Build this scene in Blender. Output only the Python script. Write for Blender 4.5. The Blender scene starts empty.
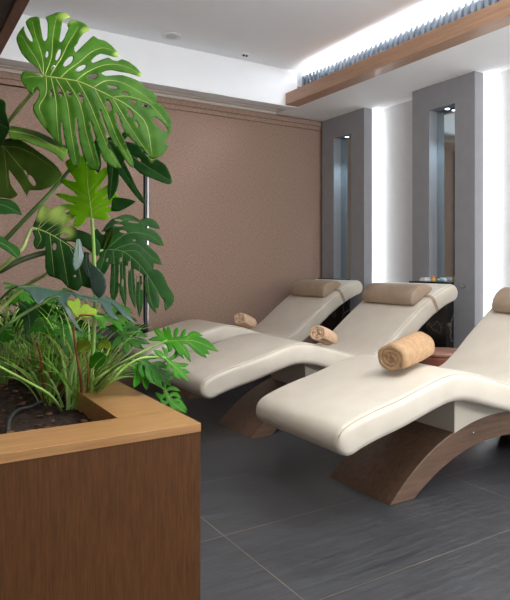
import bpy, bmesh, math, random
from mathutils import Vector, Matrix
from mathutils.geometry import delaunay_2d_cdt
random.seed(7)
S = bpy.context.scene
COL = S.collection
PI = math.pi

# ------------------------------------------------------------------ camera, world, large lights, exposure
CAM_H = 1.15
FPX = 597.0
YAW = math.atan(367.0 / 597.0)
cd = bpy.data.cameras.new('camera'); cam = bpy.data.objects.new('camera', cd); COL.objects.link(cam)
cd.sensor_fit = 'HORIZONTAL'; cd.sensor_width = 36.0
cd.lens = 36.0 * FPX / 510.0
cd.shift_y = -(300.0 - 265.0) / 510.0
cd.clip_start = 0.02
cam.location = (0, 0, CAM_H)
cam.rotation_euler = (PI / 2, 0, -YAW)
S.camera = cam

w = bpy.data.worlds.new('world'); S.world = w; w.use_nodes = True
w.node_tree.nodes['Background'].inputs[0].default_value = (0.97, 0.985, 1.0, 1)
w.node_tree.nodes['Background'].inputs[1].default_value = 0.50

def area(name, loc, rot, sx, sy, power, color=(1, 1, 1), spread=None):
    l = bpy.data.lights.new(name, 'AREA'); l.shape = 'RECTANGLE'; l.size = sx; l.size_y = sy
    l.energy = power; l.color = color
    if spread: l.spread = spread
    o = bpy.data.objects.new(name, l); o.location = loc; o.rotation_euler = rot; COL.objects.link(o); return o
# globe lights added as unseen fill, above and behind the view
def fill_point(name, loc, power, radius, color=(1.0, 0.995, 0.985)):
    l = bpy.data.lights.new(name, 'POINT'); l.energy = power; l.shadow_soft_size = radius; l.color = color
    o = bpy.data.objects.new(name, l); o.location = loc; COL.objects.link(o); return o
fill_point('fill_light', (2.3, 1.0, 2.55), 44, 0.40)
fill_point('fill_light', (0.75, 1.45, 2.72), 34, 0.30)
fill_point('fill_light', (0.9, -0.9, 2.45), 12, 0.30)
# low point lights added unseen behind the view to brighten soffit and loungers
fill_point('low_fill_light', (3.95, -1.0, 1.25), 100, 0.35)
fill_point('low_fill_light', (-0.6, -1.2, 1.35), 6, 0.35)
# recessed cove strip along the right soffit, lighting the ceiling
area('cove_light', (3.76, 2.4, 3.068), (0, PI, 0), 0.03, 4.8, 62, (0.93, 0.97, 1.0))

S.view_settings.view_transform = 'Standard'; S.view_settings.look = 'None'
S.view_settings.gamma = 1.0; S.view_settings.use_curve_mapping = False
S.view_settings.exposure = 0.95

# ------------------------------------------------------------------ helpers
def srgb(r, g, b):
    f = lambda c: (c / 255 / 12.92) if c / 255 <= 0.04045 else ((c / 255 + 0.055) / 1.055) ** 2.4
    return (f(r), f(g), f(b), 1)

def mat(name, col, rough=0.5, metal=0.0, spec=0.5):
    m = bpy.data.materials.new(name); m.use_nodes = True
    b = m.node_tree.nodes['Principled BSDF']
    b.inputs['Base Color'].default_value = col; b.inputs['Roughness'].default_value = rough
    b.inputs['Metallic'].default_value = metal; b.inputs['Specular IOR Level'].default_value = spec
    return m

class NT:
    def __init__(s, m): s.t = m.node_tree; s.b = s.t.nodes['Principled BSDF']
    def n(s, kind, **kw):
        x = s.t.nodes.new(kind)
        for k, v in kw.items(): setattr(x, k, v)
        return x
    def l(s, a, b): s.t.links.new(a, b)
    def coord(s, scale=(1, 1, 1), out='Object', rot=(0, 0, 0)):
        tc = s.n('ShaderNodeTexCoord'); mp = s.n('ShaderNodeMapping')
        mp.inputs['Scale'].default_value = scale; mp.inputs['Rotation'].default_value = rot
        s.l(tc.outputs[out], mp.inputs['Vector']); return mp.outputs['Vector']
    def noise(s, vec, scale, detail=4, rough=0.55):
        x = s.n('ShaderNodeTexNoise'); x.inputs['Scale'].default_value = scale
        x.inputs['Detail'].default_value = detail; x.inputs['Roughness'].default_value = rough
        s.l(vec, x.inputs['Vector']); return x.outputs['Fac']
    def ramp(s, fac, stops):
        x = s.n('ShaderNodeValToRGB'); e = x.color_ramp.elements
        while len(e) < len(stops): e.new(0.5)
        for el, (p, c) in zip(e, stops): el.position = p; el.color = c
        s.l(fac, x.inputs['Fac']); return x.outputs['Color']
    def math(s, op, a, b=None, c=None):
        x = s.n('ShaderNodeMath', operation=op)
        for i, v in enumerate((a, b, c)):
            if v is None: continue
            if isinstance(v, (int, float)): x.inputs[i].default_value = v
            else: s.l(v, x.inputs[i])
        return x.outputs[0]
    def mix(s, fac, a, b, mode='MIX'):
        x = s.n('ShaderNodeMix', data_type='RGBA', blend_type=mode)
        for sock, v in ((x.inputs[0], fac), (x.inputs[6], a), (x.inputs[7], b)):
            if isinstance(v, (int, float)): sock.default_value = v
            elif isinstance(v, tuple): sock.default_value = v
            else: s.l(v, sock)
        return x.outputs[2]
    def bump(s, h, strength, dist=0.01):
        x = s.n('ShaderNodeBump'); x.inputs['Strength'].default_value = strength; x.inputs['Distance'].default_value = dist
        s.l(h, x.inputs['Height']); s.l(x.outputs[0], s.b.inputs['Normal'])
    def base(s, c): s.l(c, s.b.inputs['Base Color'])
    def roughness(s, c): s.l(c, s.b.inputs['Roughness'])

def noisy(name, c1, c2, rough=0.5, scale=20, stretch=(1, 1, 1), bump=0.0, dist=0.002, spec=0.5, lo=0.35, hi=0.65, coord='Object'):
    m = mat(name, c1, rough, 0, spec); t = NT(m); v = t.coord(stretch, coord); f = t.noise(v, scale)
    t.base(t.ramp(f, [(lo, c1), (hi, c2)]))
    if bump: t.bump(f, bump, dist)
    return m

def emit(name, col, strength):
    m = mat(name, (0, 0, 0, 1)); b = m.node_tree.nodes['Principled BSDF']
    b.inputs['Emission Color'].default_value = col; b.inputs['Emission Strength'].default_value = strength
    return m

def obj(name, bm, m, parent=None, smooth=False, bevel=0, seg=2):
    me = bpy.data.meshes.new(name)
    bmesh.ops.recalc_face_normals(bm, faces=bm.faces[:])
    bm.to_mesh(me); bm.free()
    if smooth:
        for p in me.polygons: p.use_smooth = True
    me.materials.append(m)
    o = bpy.data.objects.new(name, me); COL.objects.link(o)
    if parent is not None: o.parent = parent
    if bevel:
        md = o.modifiers.new('bevel', 'BEVEL'); md.width = bevel; md.segments = seg; md.limit_method = 'ANGLE'
    return o

def tag(o, label, cat, group=None):
    o['label'] = label; o['category'] = cat
    if group: o['group'] = group
    return o

def thing(name, label, cat, loc=(0, 0, 0), rz=0, group=None):
    o = bpy.data.objects.new(name, None); o.location = loc; o.rotation_euler = (0, 0, rz)
    o.empty_display_size = 0.1; COL.objects.link(o)
    return tag(o, label, cat, group)

def struct(name, bm, m, **kw):
    o = obj(name, bm, m, **kw); o['kind'] = 'structure'; return o

def dup(root, loc, label, rz=None):
    r = root.copy(); COL.objects.link(r); r.location = loc; r['label'] = label
    if rz is not None: r.rotation_euler = (0, 0, rz)
    for ch in list(root.children):
        c = ch.copy(); COL.objects.link(c); c.parent = r
        for g in list(ch.children):
            d = g.copy(); COL.objects.link(d); d.parent = c
    return r

def box(bm, x0, x1, y0, y1, z0, z1):
    v = [bm.verts.new(p) for p in ((x0, y0, z0), (x1, y0, z0), (x1, y1, z0), (x0, y1, z0), (x0, y0, z1), (x1, y0, z1), (x1, y1, z1), (x0, y1, z1))]
    for f in ((0, 3, 2, 1), (4, 5, 6, 7), (0, 1, 5, 4), (1, 2, 6, 5), (2, 3, 7, 6), (3, 0, 4, 7)): bm.faces.new([v[i] for i in f])
    return bm

def boxes(*bs):
    bm = bmesh.new()
    for b in bs: box(bm, *b)
    return bm

def lathe(bm, prof, n=24, M=Matrix()):
    rings = []
    for r, z in prof:
        rings.append([bm.verts.new(M @ Vector((r * math.cos(2 * PI * i / n), r * math.sin(2 * PI * i / n), z))) for i in range(n)])
    for a, b in zip(rings, rings[1:]):
        for i in range(n): bm.faces.new((a[i], a[(i + 1) % n], b[(i + 1) % n], b[i]))
    bm.faces.new(rings[0][::-1]); bm.faces.new(rings[-1])
    return bm

def smooth_path(pts, n):
    """Catmull-Rom resampling of a polyline (tuples of any length)."""
    P = [Vector(p) for p in pts]
    if len(P) == 2: return [P[0].lerp(P[1], i / n) for i in range(n + 1)]
    P = [2 * P[0] - P[1]] + P + [2 * P[-1] - P[-2]]
    m = len(P) - 3; out = []
    for k in range(n + 1):
        s = k / n * m; i = min(int(s), m - 1); u = s - i
        a, b, c, d = P[i:i + 4]
        out.append(0.5 * ((2 * b) + (c - a) * u + (2 * a - 5 * b + 4 * c - d) * u * u + (3 * b - a - 3 * c + d) * u ** 3))
    return out

def tube(bm, pts, rad, n=8, steps=None, cap=True):
    P = smooth_path(pts, steps) if steps else [Vector(p) for p in pts]
    R = rad if callable(rad) else (lambda t: rad)
    up = None; rings = []
    for i, p in enumerate(P):
        t = (P[min(i + 1, len(P) - 1)] - P[max(i - 1, 0)]).normalized()
        if up is None:
            up = Vector((0, 0, 1)) if abs(t.z) < 0.9 else Vector((1, 0, 0))
        up = (up - t * up.dot(t)).normalized(); s = t.cross(up); r = R(i / (len(P) - 1))
        rings.append([bm.verts.new(p + r * (math.cos(2 * PI * k / n) * up + math.sin(2 * PI * k / n) * s)) for k in range(n)])
    for a, b in zip(rings, rings[1:]):
        for k in range(n): bm.faces.new((a[k], a[(k + 1) % n], b[(k + 1) % n], b[k]))
    if cap: bm.faces.new(rings[0][::-1]); bm.faces.new(rings[-1])
    return bm

# ------------------------------------------------------------------ materials
def wood(name, dark, light, rough=0.4, axis='X', scale=1.0):
    m = mat(name, dark, rough); t = NT(m)
    st = {'X': (1.2, 22, 22), 'Y': (22, 1.2, 22), 'Z': (22, 22, 1.2)}[axis]
    v = t.coord(tuple(k * scale for k in st)); f = t.noise(v, 2.2, 6, 0.6)
    f2 = t.noise(v, 9.0, 3, 0.6)
    mixf = t.math('ADD', t.math('MULTIPLY', f, 0.65), t.math('MULTIPLY', f2, 0.35))
    t.base(t.ramp(mixf, [(0.36, dark), (0.64, light)])); t.bump(f2, 0.08, 0.002)
    return m

M_ceil = noisy('white_ceiling_paint', srgb(238, 240, 243), srgb(241, 243, 246), 0.85, 3)
M_soffit = noisy('white_soffit_paint', srgb(244, 245, 246), srgb(247, 248, 249), 0.8, 3)
M_crown = noisy('cream_cornice_paint', srgb(222, 214, 204), srgb(226, 219, 210), 0.7, 3)
M_beam = wood('oak_beam_wood', srgb(166, 128, 102), srgb(190, 152, 124), 0.38, 'Y')
M_darkbeam = wood('dark_oak_beam_wood', srgb(92, 60, 46), srgb(116, 78, 58), 0.4, 'Y')
M_darkpanel = noisy('dark_ceiling_panel', srgb(52, 50, 48), srgb(60, 58, 56), 0.6, 6)
M_planter = wood('planter_wood_shaded', srgb(74, 45, 20), srgb(98, 62, 30), 0.6, 'Z', 3.0)  # same wood as the rim, shade on the sides put into a darker colour
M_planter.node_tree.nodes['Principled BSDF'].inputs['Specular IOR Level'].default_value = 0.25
M_planter_top = wood('planter_wood_lit', srgb(158, 114, 68), srgb(184, 140, 92), 0.34, 'X')  # lit tone of the planter wood
M_arch = wood('arch_walnut', srgb(88, 66, 52), srgb(116, 90, 72), 0.38, 'X')
M_leather = noisy('cream_leather', srgb(212, 203, 188), srgb(219, 211, 197), 0.42, 6, bump=0.03, dist=0.004)
M_seam = mat('seam_thread', srgb(176, 166, 150), 0.6)
M_block = mat('cream_leather_plinth', srgb(206, 198, 184), 0.5)
M_pillow = noisy('taupe_leather', srgb(158, 138, 118), srgb(168, 148, 128), 0.5, 10)
M_towel = mat('peach_terry', srgb(214, 176, 132), 0.95, 0, 0.1)
def _towel(m, c1, c2):
    t = NT(m); v = t.coord((1, 1, 1)); f = t.noise(v, 260, 3, 0.7); g = t.noise(v, 40, 3)
    t.base(t.ramp(t.math('ADD', t.math('MULTIPLY', f, .6), t.math('MULTIPLY', g, .4)), [(0.38, c1), (0.6, c2)])); t.bump(f, 0.9, 0.006)
_towel(M_towel, srgb(182, 146, 110), srgb(208, 174, 138))
M_towel2 = mat('pale_peach_terry', srgb(226, 190, 158), 0.95, 0, 0.1); _towel(M_towel2, srgb(212, 172, 138), srgb(236, 204, 174))
M_pillar = noisy('grey_pillar_paint', srgb(142, 143, 147), srgb(147, 148, 152), 0.5, 8)
M_wallpaper = noisy('pale_grey_wallpaper', srgb(204, 204, 205), srgb(212, 212, 213), 0.8, 90, bump=0.1, dist=0.002)
M_chrome = mat('chrome', srgb(200, 202, 205), 0.18, 1.0)
M_mirror = mat('tinted_mirror', srgb(182, 194, 198), 0.06, 1.0)
M_black = mat('black_profile', srgb(26, 26, 28), 0.4)
M_led = emit('led_white', (0.95, 0.98, 1.0, 1), 17)
M_spot = emit('spot_blue_white', (0.70, 0.88, 1.0, 1), 6)
M_whiteplastic = mat('white_plastic', srgb(226, 226, 226), 0.5)
M_greyplastic = mat('grey_speaker_mesh', srgb(198, 200, 203), 0.7)
M_stool = noisy('red_brown_stool_leather', srgb(126, 70, 56), srgb(140, 80, 64), 0.4, 12)
M_stool_top = noisy('rose_stool_top', srgb(160, 116, 100), srgb(172, 126, 110), 0.35, 12)
M_grille = mat('grey_blue_metal', srgb(112, 122, 134), 0.5, 0.0)
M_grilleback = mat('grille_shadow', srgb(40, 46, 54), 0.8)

def mk_marble():
    m = mat('black_marble', srgb(22, 20, 20), 0.14); t = NT(m); v = t.coord((1, 1, 1))
    wv = t.n('ShaderNodeTexWave'); wv.inputs['Scale'].default_value = 1.6; wv.inputs['Distortion'].default_value = 14
    wv.inputs['Detail'].default_value = 4; wv.inputs['Detail Scale'].default_value = 2.2; t.l(v, wv.inputs['Vector'])
    t.base(t.ramp(wv.outputs['Fac'], [(0.0, srgb(24, 22, 22)), (0.955, srgb(32, 29, 28)), (1.0, srgb(92, 80, 72))])); return m
M_marble = mk_marble()

def mk_floor():
    m = mat('slate_tile', srgb(66, 68, 72), 0.34, 0, 0.5); t = NT(m)
    v = t.coord((1, 1, 1)); g = t.noise(t.coord((0.9, 14, 1)), 3.0, 6, 0.65); g2 = t.noise(t.coord((3, 60, 1)), 3.0, 4, 0.6)
    cl = t.noise(v, 1.3, 3)
    f = t.math('ADD', t.math('MULTIPLY', g, 0.5), t.math('ADD', t.math('MULTIPLY', g2, 0.3), t.math('MULTIPLY', cl, 0.2)))
    col = t.ramp(f, [(0.34, srgb(42, 43, 46)), (0.66, srgb(82, 84, 88))])
    sp = t.n('ShaderNodeSeparateXYZ'); t.l(v, sp.inputs[0])
    def line(c, off, per, wd):
        q = t.math('FRACT', t.math('DIVIDE', t.math('SUBTRACT', c, off - 10 * per), per))
        d = t.math('MULTIPLY', t.math('MINIMUM', q, t.math('SUBTRACT', 1.0, q)), per)
        return t.math('LESS_THAN', d, wd)
    ln = t.math('MAXIMUM', line(sp.outputs[1], 1.63, 0.6, 0.0016), line(sp.outputs[0], 1.216, 1.39, 0.0016))
    col2 = t.mix(t.math('MULTIPLY', ln, t.ramp(cl, [(0.35, (0.25, 0.25, 0.25, 1)), (0.6, (0.85, 0.85, 0.85, 1))])), col, srgb(150, 134, 112))
    t.base(col2); t.roughness(t.ramp(g, [(0.3, (0.34, 0.34, 0.34, 1)), (0.7, (0.5, 0.5, 0.5, 1))])); t.bump(t.math('SUBTRACT', f, ln), 0.4, 0.005)
    return m
M_floor = mk_floor()

def mk_fabric():
    m = mat('brown_fabric_wall', srgb(150, 122, 106), 0.9, 0, 0.2); t = NT(m)
    a = t.noise(t.coord((260, 260, 50)), 1.0, 2); b = t.noise(t.coord((50, 50, 260)), 1.0, 2); c = t.noise(t.coord((1, 1, 0.5)), 1.5, 2)
    f = t.math('ADD', t.math('MULTIPLY', a, 0.5), t.math('MULTIPLY', b, 0.5))
    t.base(t.mix(t.math('MULTIPLY', c, 0.35), t.ramp(f, [(0.36, srgb(126, 102, 89)), (0.64, srgb(186, 158, 142))]), srgb(156, 132, 120)))
    t.bump(f, 0.35, 0.003); return m
M_fabric = mk_fabric()
M_wallgrey = noisy('warm_grey_wall', srgb(150, 134, 122), srgb(156, 140, 128), 0.8, 5)

# ------------------------------------------------------------------ the room
ZS, ZC = 2.80, 3.17            # soffit and ceiling heights
XW, XP, XB = 4.46, 4.25, 4.36  # right wall, pillar front, pillar back
YB = 5.50                      # back wall
struct('floor', boxes((-1.6, 4.6, -2.2, 5.7, -0.1, 0.0)), M_floor)
struct('ceiling', boxes((-1.6, 4.6, -2.2, 5.7, ZC, ZC + 0.1)), M_ceil)
struct('wall_back', boxes((2.155, 4.6, YB, YB + 0.1, 0, ZC), (-1.6, 2.155, YB, YB + 0.1, 0, 0.3), (-1.6, 2.155, YB, YB + 0.1, 2.74, ZC)), M_fabric)
struct('wall_right', boxes((XW, XW + 0.1, -2.2, YB, 0, ZC)), M_wallpaper)
struct('wall_left', boxes((-1.7, -1.6, -2.2, 5.6, 0, ZC)), M_wallgrey)
# soffit along the right wall, its front carried by the wooden beam
struct('trim_1', boxes((3.62, XW, -2.2, YB, ZS, ZS + 0.10)), M_soffit)
# dropped box along the back wall
struct('trim_2', boxes((-1.6, 3.64, 5.08, 5.20, ZS - 0.01, ZC), (-1.6, 3.64, 5.20, YB, 2.845, 2.90)), M_ceil)
struct('trim_3', boxes((-1.6, XW, 5.445, YB, 2.80, 2.845), (-1.6, 3.62, 5.40, YB, 2.825, 2.845)), M_crown)
struct('trim_4', boxes((-1.6, XP, 5.46, YB, 2.745, 2.80), (-1.6, XP, 5.475, YB, 2.70, 2.745)), M_fabric, bevel=0.004)
# dark soffit on the left
struct('trim_5', boxes((-1.6, 0.69, -2.2, 5.08, ZS, ZC)), M_darkpanel)
bm = boxes((3.49, 3.64, -2.2, 5.08, ZS - 0.002, 2.92))
tag(obj('wooden_beam', bm, M_beam, bevel=0.004), 'long light oak beam edging the white soffit under the bright cove', 'beam')
tag(obj('wooden_beam', boxes((0.675, 0.745, -2.2, 5.08, ZS - 0.02, ZS + 0.10)), M_darkbeam, bevel=0.003), 'dark brown wooden beam high in the top left corner above the big leaf', 'beam')

# linear grille above the beam
g = thing('ventilation_grille', 'long ribbed grey air grille standing along the top of the light oak beam', 'air vent', (3.655, 3.5, 2.90))
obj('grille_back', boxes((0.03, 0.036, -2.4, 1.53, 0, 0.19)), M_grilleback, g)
nslat = 60
for k in range(nslat):
    y = 1.50 - k * 0.06
    obj('slat', boxes((0.0, 0.03, y - 0.016, y + 0.016, 0.0, 0.20)), M_grille, g)

# ceiling fittings
sp = thing('ceiling_speaker', 'round flush grey speaker disc in the white ceiling', 'speaker', (2.13, 4.87, ZC))
obj('speaker_grille', lathe(bmesh.new(), [(0.078, 0.0), (0.078, -0.006), (0.0005, -0.009)], 32), M_greyplastic, sp)
obj('rim', lathe(bmesh.new(), [(0.078, 0.0), (0.09, 0.0), (0.088, -0.007), (0.079, -0.007)], 32), M_whiteplastic, sp)
sd = thing('ceiling_sensor', 'small twin lens detector on the ceiling between speaker and bright cove', 'detector', (2.92, 4.93, ZC))
obj('plate', lathe(bmesh.new(), [(0.042, 0), (0.042, -0.006), (0.001, -0.007)], 24), M_whiteplastic, sd)
for dx in (-0.016, 0.016):
    obj('lens', lathe(bmesh.new(), [(0.011, -0.006), (0.010, -0.018), (0.001, -0.02)], 16, Matrix.Translation((dx, 0, 0))), M_black, sd)

# ------------------------------------------------------------------ window bay with roller shade at the left of the back wall
wf = struct('window_1', boxes((2.115, 2.155, YB - 0.03, YB + 0.1, 0.0, 2.70), (-1.6, 2.115, YB + 0.05, YB + 0.09, 0.3, 2.74)), M_black)
obj('chrome_strip', boxes((2.139, 2.149, YB - 0.036, YB - 0.03, 0.0, 2.70)), M_chrome, wf)
rs = thing('roller_shade', 'brown fabric roller shade hanging left of the black upright, behind the plants', 'window shade', (0.3, YB - 0.01, 2.69))
obj('cloth', boxes((-1.8, 1.805, -0.004, 0.0, -2.08, 0.0)), M_fabric, rs)
obj('bottom_rail', boxes((-1.8, 1.805, -0.014, 0.006, -2.11, -2.08)), mat('tan_rail', srgb(150, 122, 104), 0.5), rs)

# ------------------------------------------------------------------ pillars with lit niches
def pillar(y0, label):
    t = thing('wall_pillar', label, 'pillar', (XP, y0, 0), 0, 'grey pillars with tall lit niches')
    W, D = 0.71, XB - XP; n0, n1, z0, z1 = 0.21, 0.50, 1.0, 2.575
    obj('shaft', boxes((0, D, 0, n0, 0, ZS), (0, D, n1, W, 0, ZS), (0, D, n0, n1, 0, z0), (0, D, n0, n1, z1, ZS), (D - 0.006, D, n0, n1, z0, z1)), M_pillar, t)
    obj('mirror', boxes((D - 0.010, D - 0.0062, n0 + 0.001, n1 - 0.001, z0, z1)), M_mirror, t)
    for dy in (0.34,):
        s = obj('spotlight', lathe(bmesh.new(), [(0.026, 0), (0.028, -0.012), (0.022, -0.014)], 20, Matrix.Translation((0.055, dy, z1))), M_chrome, t)
        obj('lamp', lathe(bmesh.new(), [(0.020, -0.0141), (0.018, -0.017)], 16, Matrix.Translation((0.055, dy, z1))), M_spot, s)
        l = bpy.data.lights.new('niche_spot', 'SPOT'); l.energy = 14; l.color = (0.62, 0.84, 1.0); l.spot_size = 1.15; l.spot_blend = 0.9; l.shadow_soft_size = 0.015
        lo = bpy.data.objects.new('niche_spot', l); lo.location = (0.05, dy, z1 - 0.025); lo.parent = t; COL.objects.link(lo)
    obj('led_strip', boxes((D + 0.001, D + 0.008, 0.012, 0.030, 0.05, ZS - 0.02)), M_led, t)
    return t
pillar(4.73, 'dark grey pillar with a lit niche beside the brown wall, the farther one')
pillar(3.345, 'dark grey pillar with a lit niche behind the middle lounger, the nearer one')

def plinth(y0, label):
    tag(obj('marble_plinth', boxes((4.15, XP, y0, y0 + 0.42, 0, 0.985), (4.14, XP, y0 - 0.005, y0 + 0.43, 0.985, 1.0)), M_marble, bevel=0.003), label, 'plinth', 'black marble plinths under the niches')
plinth(4.95, 'black marble plinth under the farther niche, behind the far lounger head')
plinth(3.565, 'black marble plinth under the nearer niche, behind the middle lounger head')

kb = thing('wall_hook', 'small chrome double hook on the nearer grey pillar', 'hook', (XP, 3.455, 0.965))
obj('plate', lathe(bmesh.new(), [(0.016, 0), (0.015, 0.004)], 20, Matrix.Rotation(-PI / 2, 4, 'Y')), M_chrome, kb)
for dz in (-0.006, 0.012):
    obj('peg', lathe(bmesh.new(), [(0.005, 0.004), (0.005, 0.02), (0.008, 0.024), (0.006, 0.03)], 12, Matrix.Translation((0, 0, dz)) @ Matrix.Rotation(-PI / 2, 4, 'Y')), M_chrome, kb)

# ------------------------------------------------------------------ loungers
PROF = [(1.59, .428), (1.69, .476), (1.82, .514), (1.98, .550), (2.13, .590), (2.27, .622), (2.38, .626), (2.50, .606), (2.65, .563), (2.80, .520),
        (2.92, .500), (3.03, .512), (3.14, .575), (3.28, .682), (3.43, .792), (3.58, .888), (3.73, .962), (3.89, 1.012)]
LX0, LYC = 2.85, 2.30
def cushion_bm(inset_tube=False):
    P = smooth_path([(x, 0, z) for x, z in PROF], 84)
    TH, HW = 0.142, 0.355
    nose_f, nose_h = 0.08, 0.065
    L = [0]
    for a, b in zip(P, P[1:]): L.append(L[-1] + (b - a).length)
    tot = L[-1]; bm = bmesh.new(); rings = []; seam = {1: [], -1: []}
    # denser rings at both noses
    S_ = [nose_f * (1 - math.cos(k / 9 * PI / 2)) for k in range(10)] + [nose_f + (tot - nose_f - nose_h) * k / 70 for k in range(1, 70)] + \
         [tot - nose_h * (1 - math.cos(k / 9 * PI / 2)) for k in range(9, -1, -1)]
    def at(s):
        for i in range(len(L) - 1):
            if s <= L[i + 1] + 1e-9:
                u = (s - L[i]) / (L[i + 1] - L[i]); return P[i].lerp(P[i + 1], u), (P[i + 1] - P[i]).normalized()
    for s in S_:
        p, t = at(max(0, min(tot, s)))
        _, ta = at(max(0, s - .03)); _, tb = at(min(tot, s + .03)); t = (ta + tb).normalized()
        n = Vector((-t.z, 0, t.x))
        k = 1.0
        if s < nose_f: k = math.sqrt(max(0.0, 1 - ((nose_f - s) / nose_f) ** 2))
        if s > tot - nose_h: k = math.sqrt(max(0.0, 1 - ((s - tot + nose_h) / nose_h) ** 2))
        hw = HW - 0.03 * (1 - k) ** 2 - (0.012 * max(0, 1 - s / 0.35)); th = max(0.012, TH * k) ; c = p - n * (TH / 2)
        r = min(0.034, th * 0.48); ring = []
        for (sy, sn, a0) in ((1, 1, 0), (-1, 1, 90), (-1, -1, 180), (1, -1, 270)):
            for j in range(6):
                a = math.radians(a0 + 90 * j / 5)
                ring.append(c + Vector((0, 1, 0)) * (sy * (hw - r) + r * math.cos(a)) + n * (sn * (th / 2 - r) + r * math.sin(a)))
        # a slightly crowned top
        ring = [q + n * (0.006 * k * (1 - ((q.y) / hw) ** 2) if (q - c).dot(n) > th * 0.4 else 0) for q in ring]
        rings.append([bm.verts.new(q) for q in ring])
        if nose_f * 0.3 < s < tot - nose_h * 0.3:
            for sg in (1, -1):
                a = math.radians(50); seam[sg].append(c + Vector((0, 1, 0)) * sg * ((hw - r) + r * math.cos(a)) + n * ((th / 2 - r) + r * math.sin(a)))
    m = len(rings[0])
    for a, b in zip(rings, rings[1:]):
        for i in range(m): bm.faces.new((a[i], a[(i + 1) % m], b[(i + 1) % m], b[i]))
    bm.faces.new(rings[0][::-1]); bm.faces.new(rings[-1])
    return bm, seam

def top_at(x):
    P = smooth_path([(a, 0, b) for a, b in PROF], 170)
    for a, b in zip(P, P[1:]):
        if a.x <= x <= b.x:
            u = (x - a.x) / (b.x - a.x); p = a.lerp(b, u); t = (b - a).normalized(); return p, t
def make_lounger(label):
    root = thing('spa_lounger', label, 'lounger', (LX0, LYC, 0), 0, 'cream wave loungers on wooden arches')
    off = Vector((LX0, 0, 0))
    bm, seam = cushion_bm()
    bmesh.ops.translate(bm, verts=bm.verts, vec=-off)
    cu = obj('cushion', bm, M_leather, root, smooth=True)
    bm = bmesh.new()
    for sg in (1, -1): tube(bm, [p - off for p in seam[sg]], 0.0022, 6)
    obj('seam', bm, M_seam, cu, smooth=True)
    # bent wooden arch
    bm = bmesh.new(); N = 48; R0, R1 = [], []
    ho, zo, hi, zi = 0.81, 0.345, 0.645, 0.21
    ro = (ho * ho + zo * zo) / (2 * zo); ri = (hi * hi + zi * zi) / (2 * zi)
    ao = math.asin(ho / ro); ai = math.asin(hi / ri); rows = []
    for k in range(N + 1):
        u = -1 + 2 * k / N
        po = (ro * math.sin(ao * u), zo - ro + ro * math.cos(ao * u)); pi_ = (ri * math.sin(ai * u), zi - ri + ri * math.cos(ai * u))
        rows.append([bm.verts.new((po[0], 0.02 + s * 0.23, max(0, po[1]))) for s in (-1, 1)] + [bm.verts.new((pi_[0], 0.02 + s * 0.23, max(0, pi_[1]))) for s in (1, -1)])
    for a, b in zip(rows, rows[1:]):
        for i in range(4): bm.faces.new((a[i], a[(i + 1) % 4], b[(i + 1) % 4], b[i]))
    bm.faces.new(rows[0]); bm.faces.new(rows[-1][::-1])
    ar = obj('arch_base', bm, M_arch, root, bevel=0.003)
    for x in (-0.21, 0.21):
        z = 0.262; b2 = bmesh.new()
        lathe(b2, [(0.0075, 0), (0.007, 0.004), (0.004, 0.006)], 12, Matrix.Translation((x, -0.21, z)) @ Matrix.Rotation(PI / 2, 4, 'X'))
        obj('bolt', b2, M_chrome, ar, smooth=True)
    # cream plinth between arch and cushion (bottom follows the arch, sides flare upward)
    bm = bmesh.new(); rows = []
    for k in range(17):
        x = -0.36 + k * (0.36 + 0.34) / 16
        p, t = top_at(x + LX0); zt = p.z - 0.105; zb = zo - ro + math.sqrt(ro * ro - x * x) - 0.004
        zt = max(zt, zb + 0.02)
        rows.append([bm.verts.new((x, -0.215, zb)), bm.verts.new((x, 0.215, zb)), bm.verts.new((x - (0.03 if k == 0 else 0), 0.24, zt)), bm.verts.new((x - (0.03 if k == 0 else 0), -0.24, zt))])
    for a, b in zip(rows, rows[1:]):
        for i in range(4): bm.faces.new((a[i], a[(i + 1) % 4], b[(i + 1) % 4], b[i]))
    bm.faces.new(rows[0]); bm.faces.new(rows[-1][::-1])
    obj('plinth', bm, M_block, root)
    # headrest bolster (half-moon section) and its strap
    p, t = top_at(3.585); n = Vector((-t.z, 0, t.x)); org = p - off
    bm = bmesh.new(); rings = []; HL = 0.275
    sec = [(-0.115, 0.0), (-0.122, 0.018), (-0.112, 0.048), (-0.085, 0.072), (-0.045, 0.086), (0.0, 0.088), (0.045, 0.078), (0.085, 0.052), (0.112, 0.020), (0.115, 0.004), (0.05, 0.0), (-0.05, 0.0)]
    for y, k in ((-HL - 0.012, 0.86), (-HL - 0.006, 0.95), (-HL, 1.0), (-HL / 2, 1.0), (0, 1.0), (HL / 2, 1.0), (HL, 1.0), (HL + 0.006, 0.95), (HL + 0.012, 0.86)):
        rings.append([bm.verts.new(org + t * (a * k * 1.1) + n * (0.004 + 0.05 + (b * 1.18 - 0.05) * k) + Vector((0, y, 0))) for a, b in sec])
    m = len(sec)
    for a, b in zip(rings, rings[1:]):
        for i in range(m): bm.faces.new((a[i], a[(i + 1) % m], b[(i + 1) % m], b[i]))
    bm.faces.new(rings[0][::-1]); bm.faces.new(rings[-1])
    pl = obj('headrest_pillow', bm, M_pillow, root, smooth=True, bevel=0.004)
    bm = bmesh.new(); ring = []; hw, th, r, e = 0.355, 0.142, 0.034, 0.0025
    c = p - off - n * (th / 2) + t * 0.02
    for (sy, sn, a0) in ((1, 1, 0), (-1, 1, 90), (-1, -1, 180), (1, -1, 270)):
        for j in range(6):
            a = math.radians(a0 + 90 * j / 5)
            q = Vector((0, 1, 0)) * (sy * (hw - r) + (r + e) * math.cos(a)) + n * (sn * (th / 2 - r) + (r + e) * math.sin(a))
            if sn > 0: q += n * 0.003
            ring.append(q)
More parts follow.
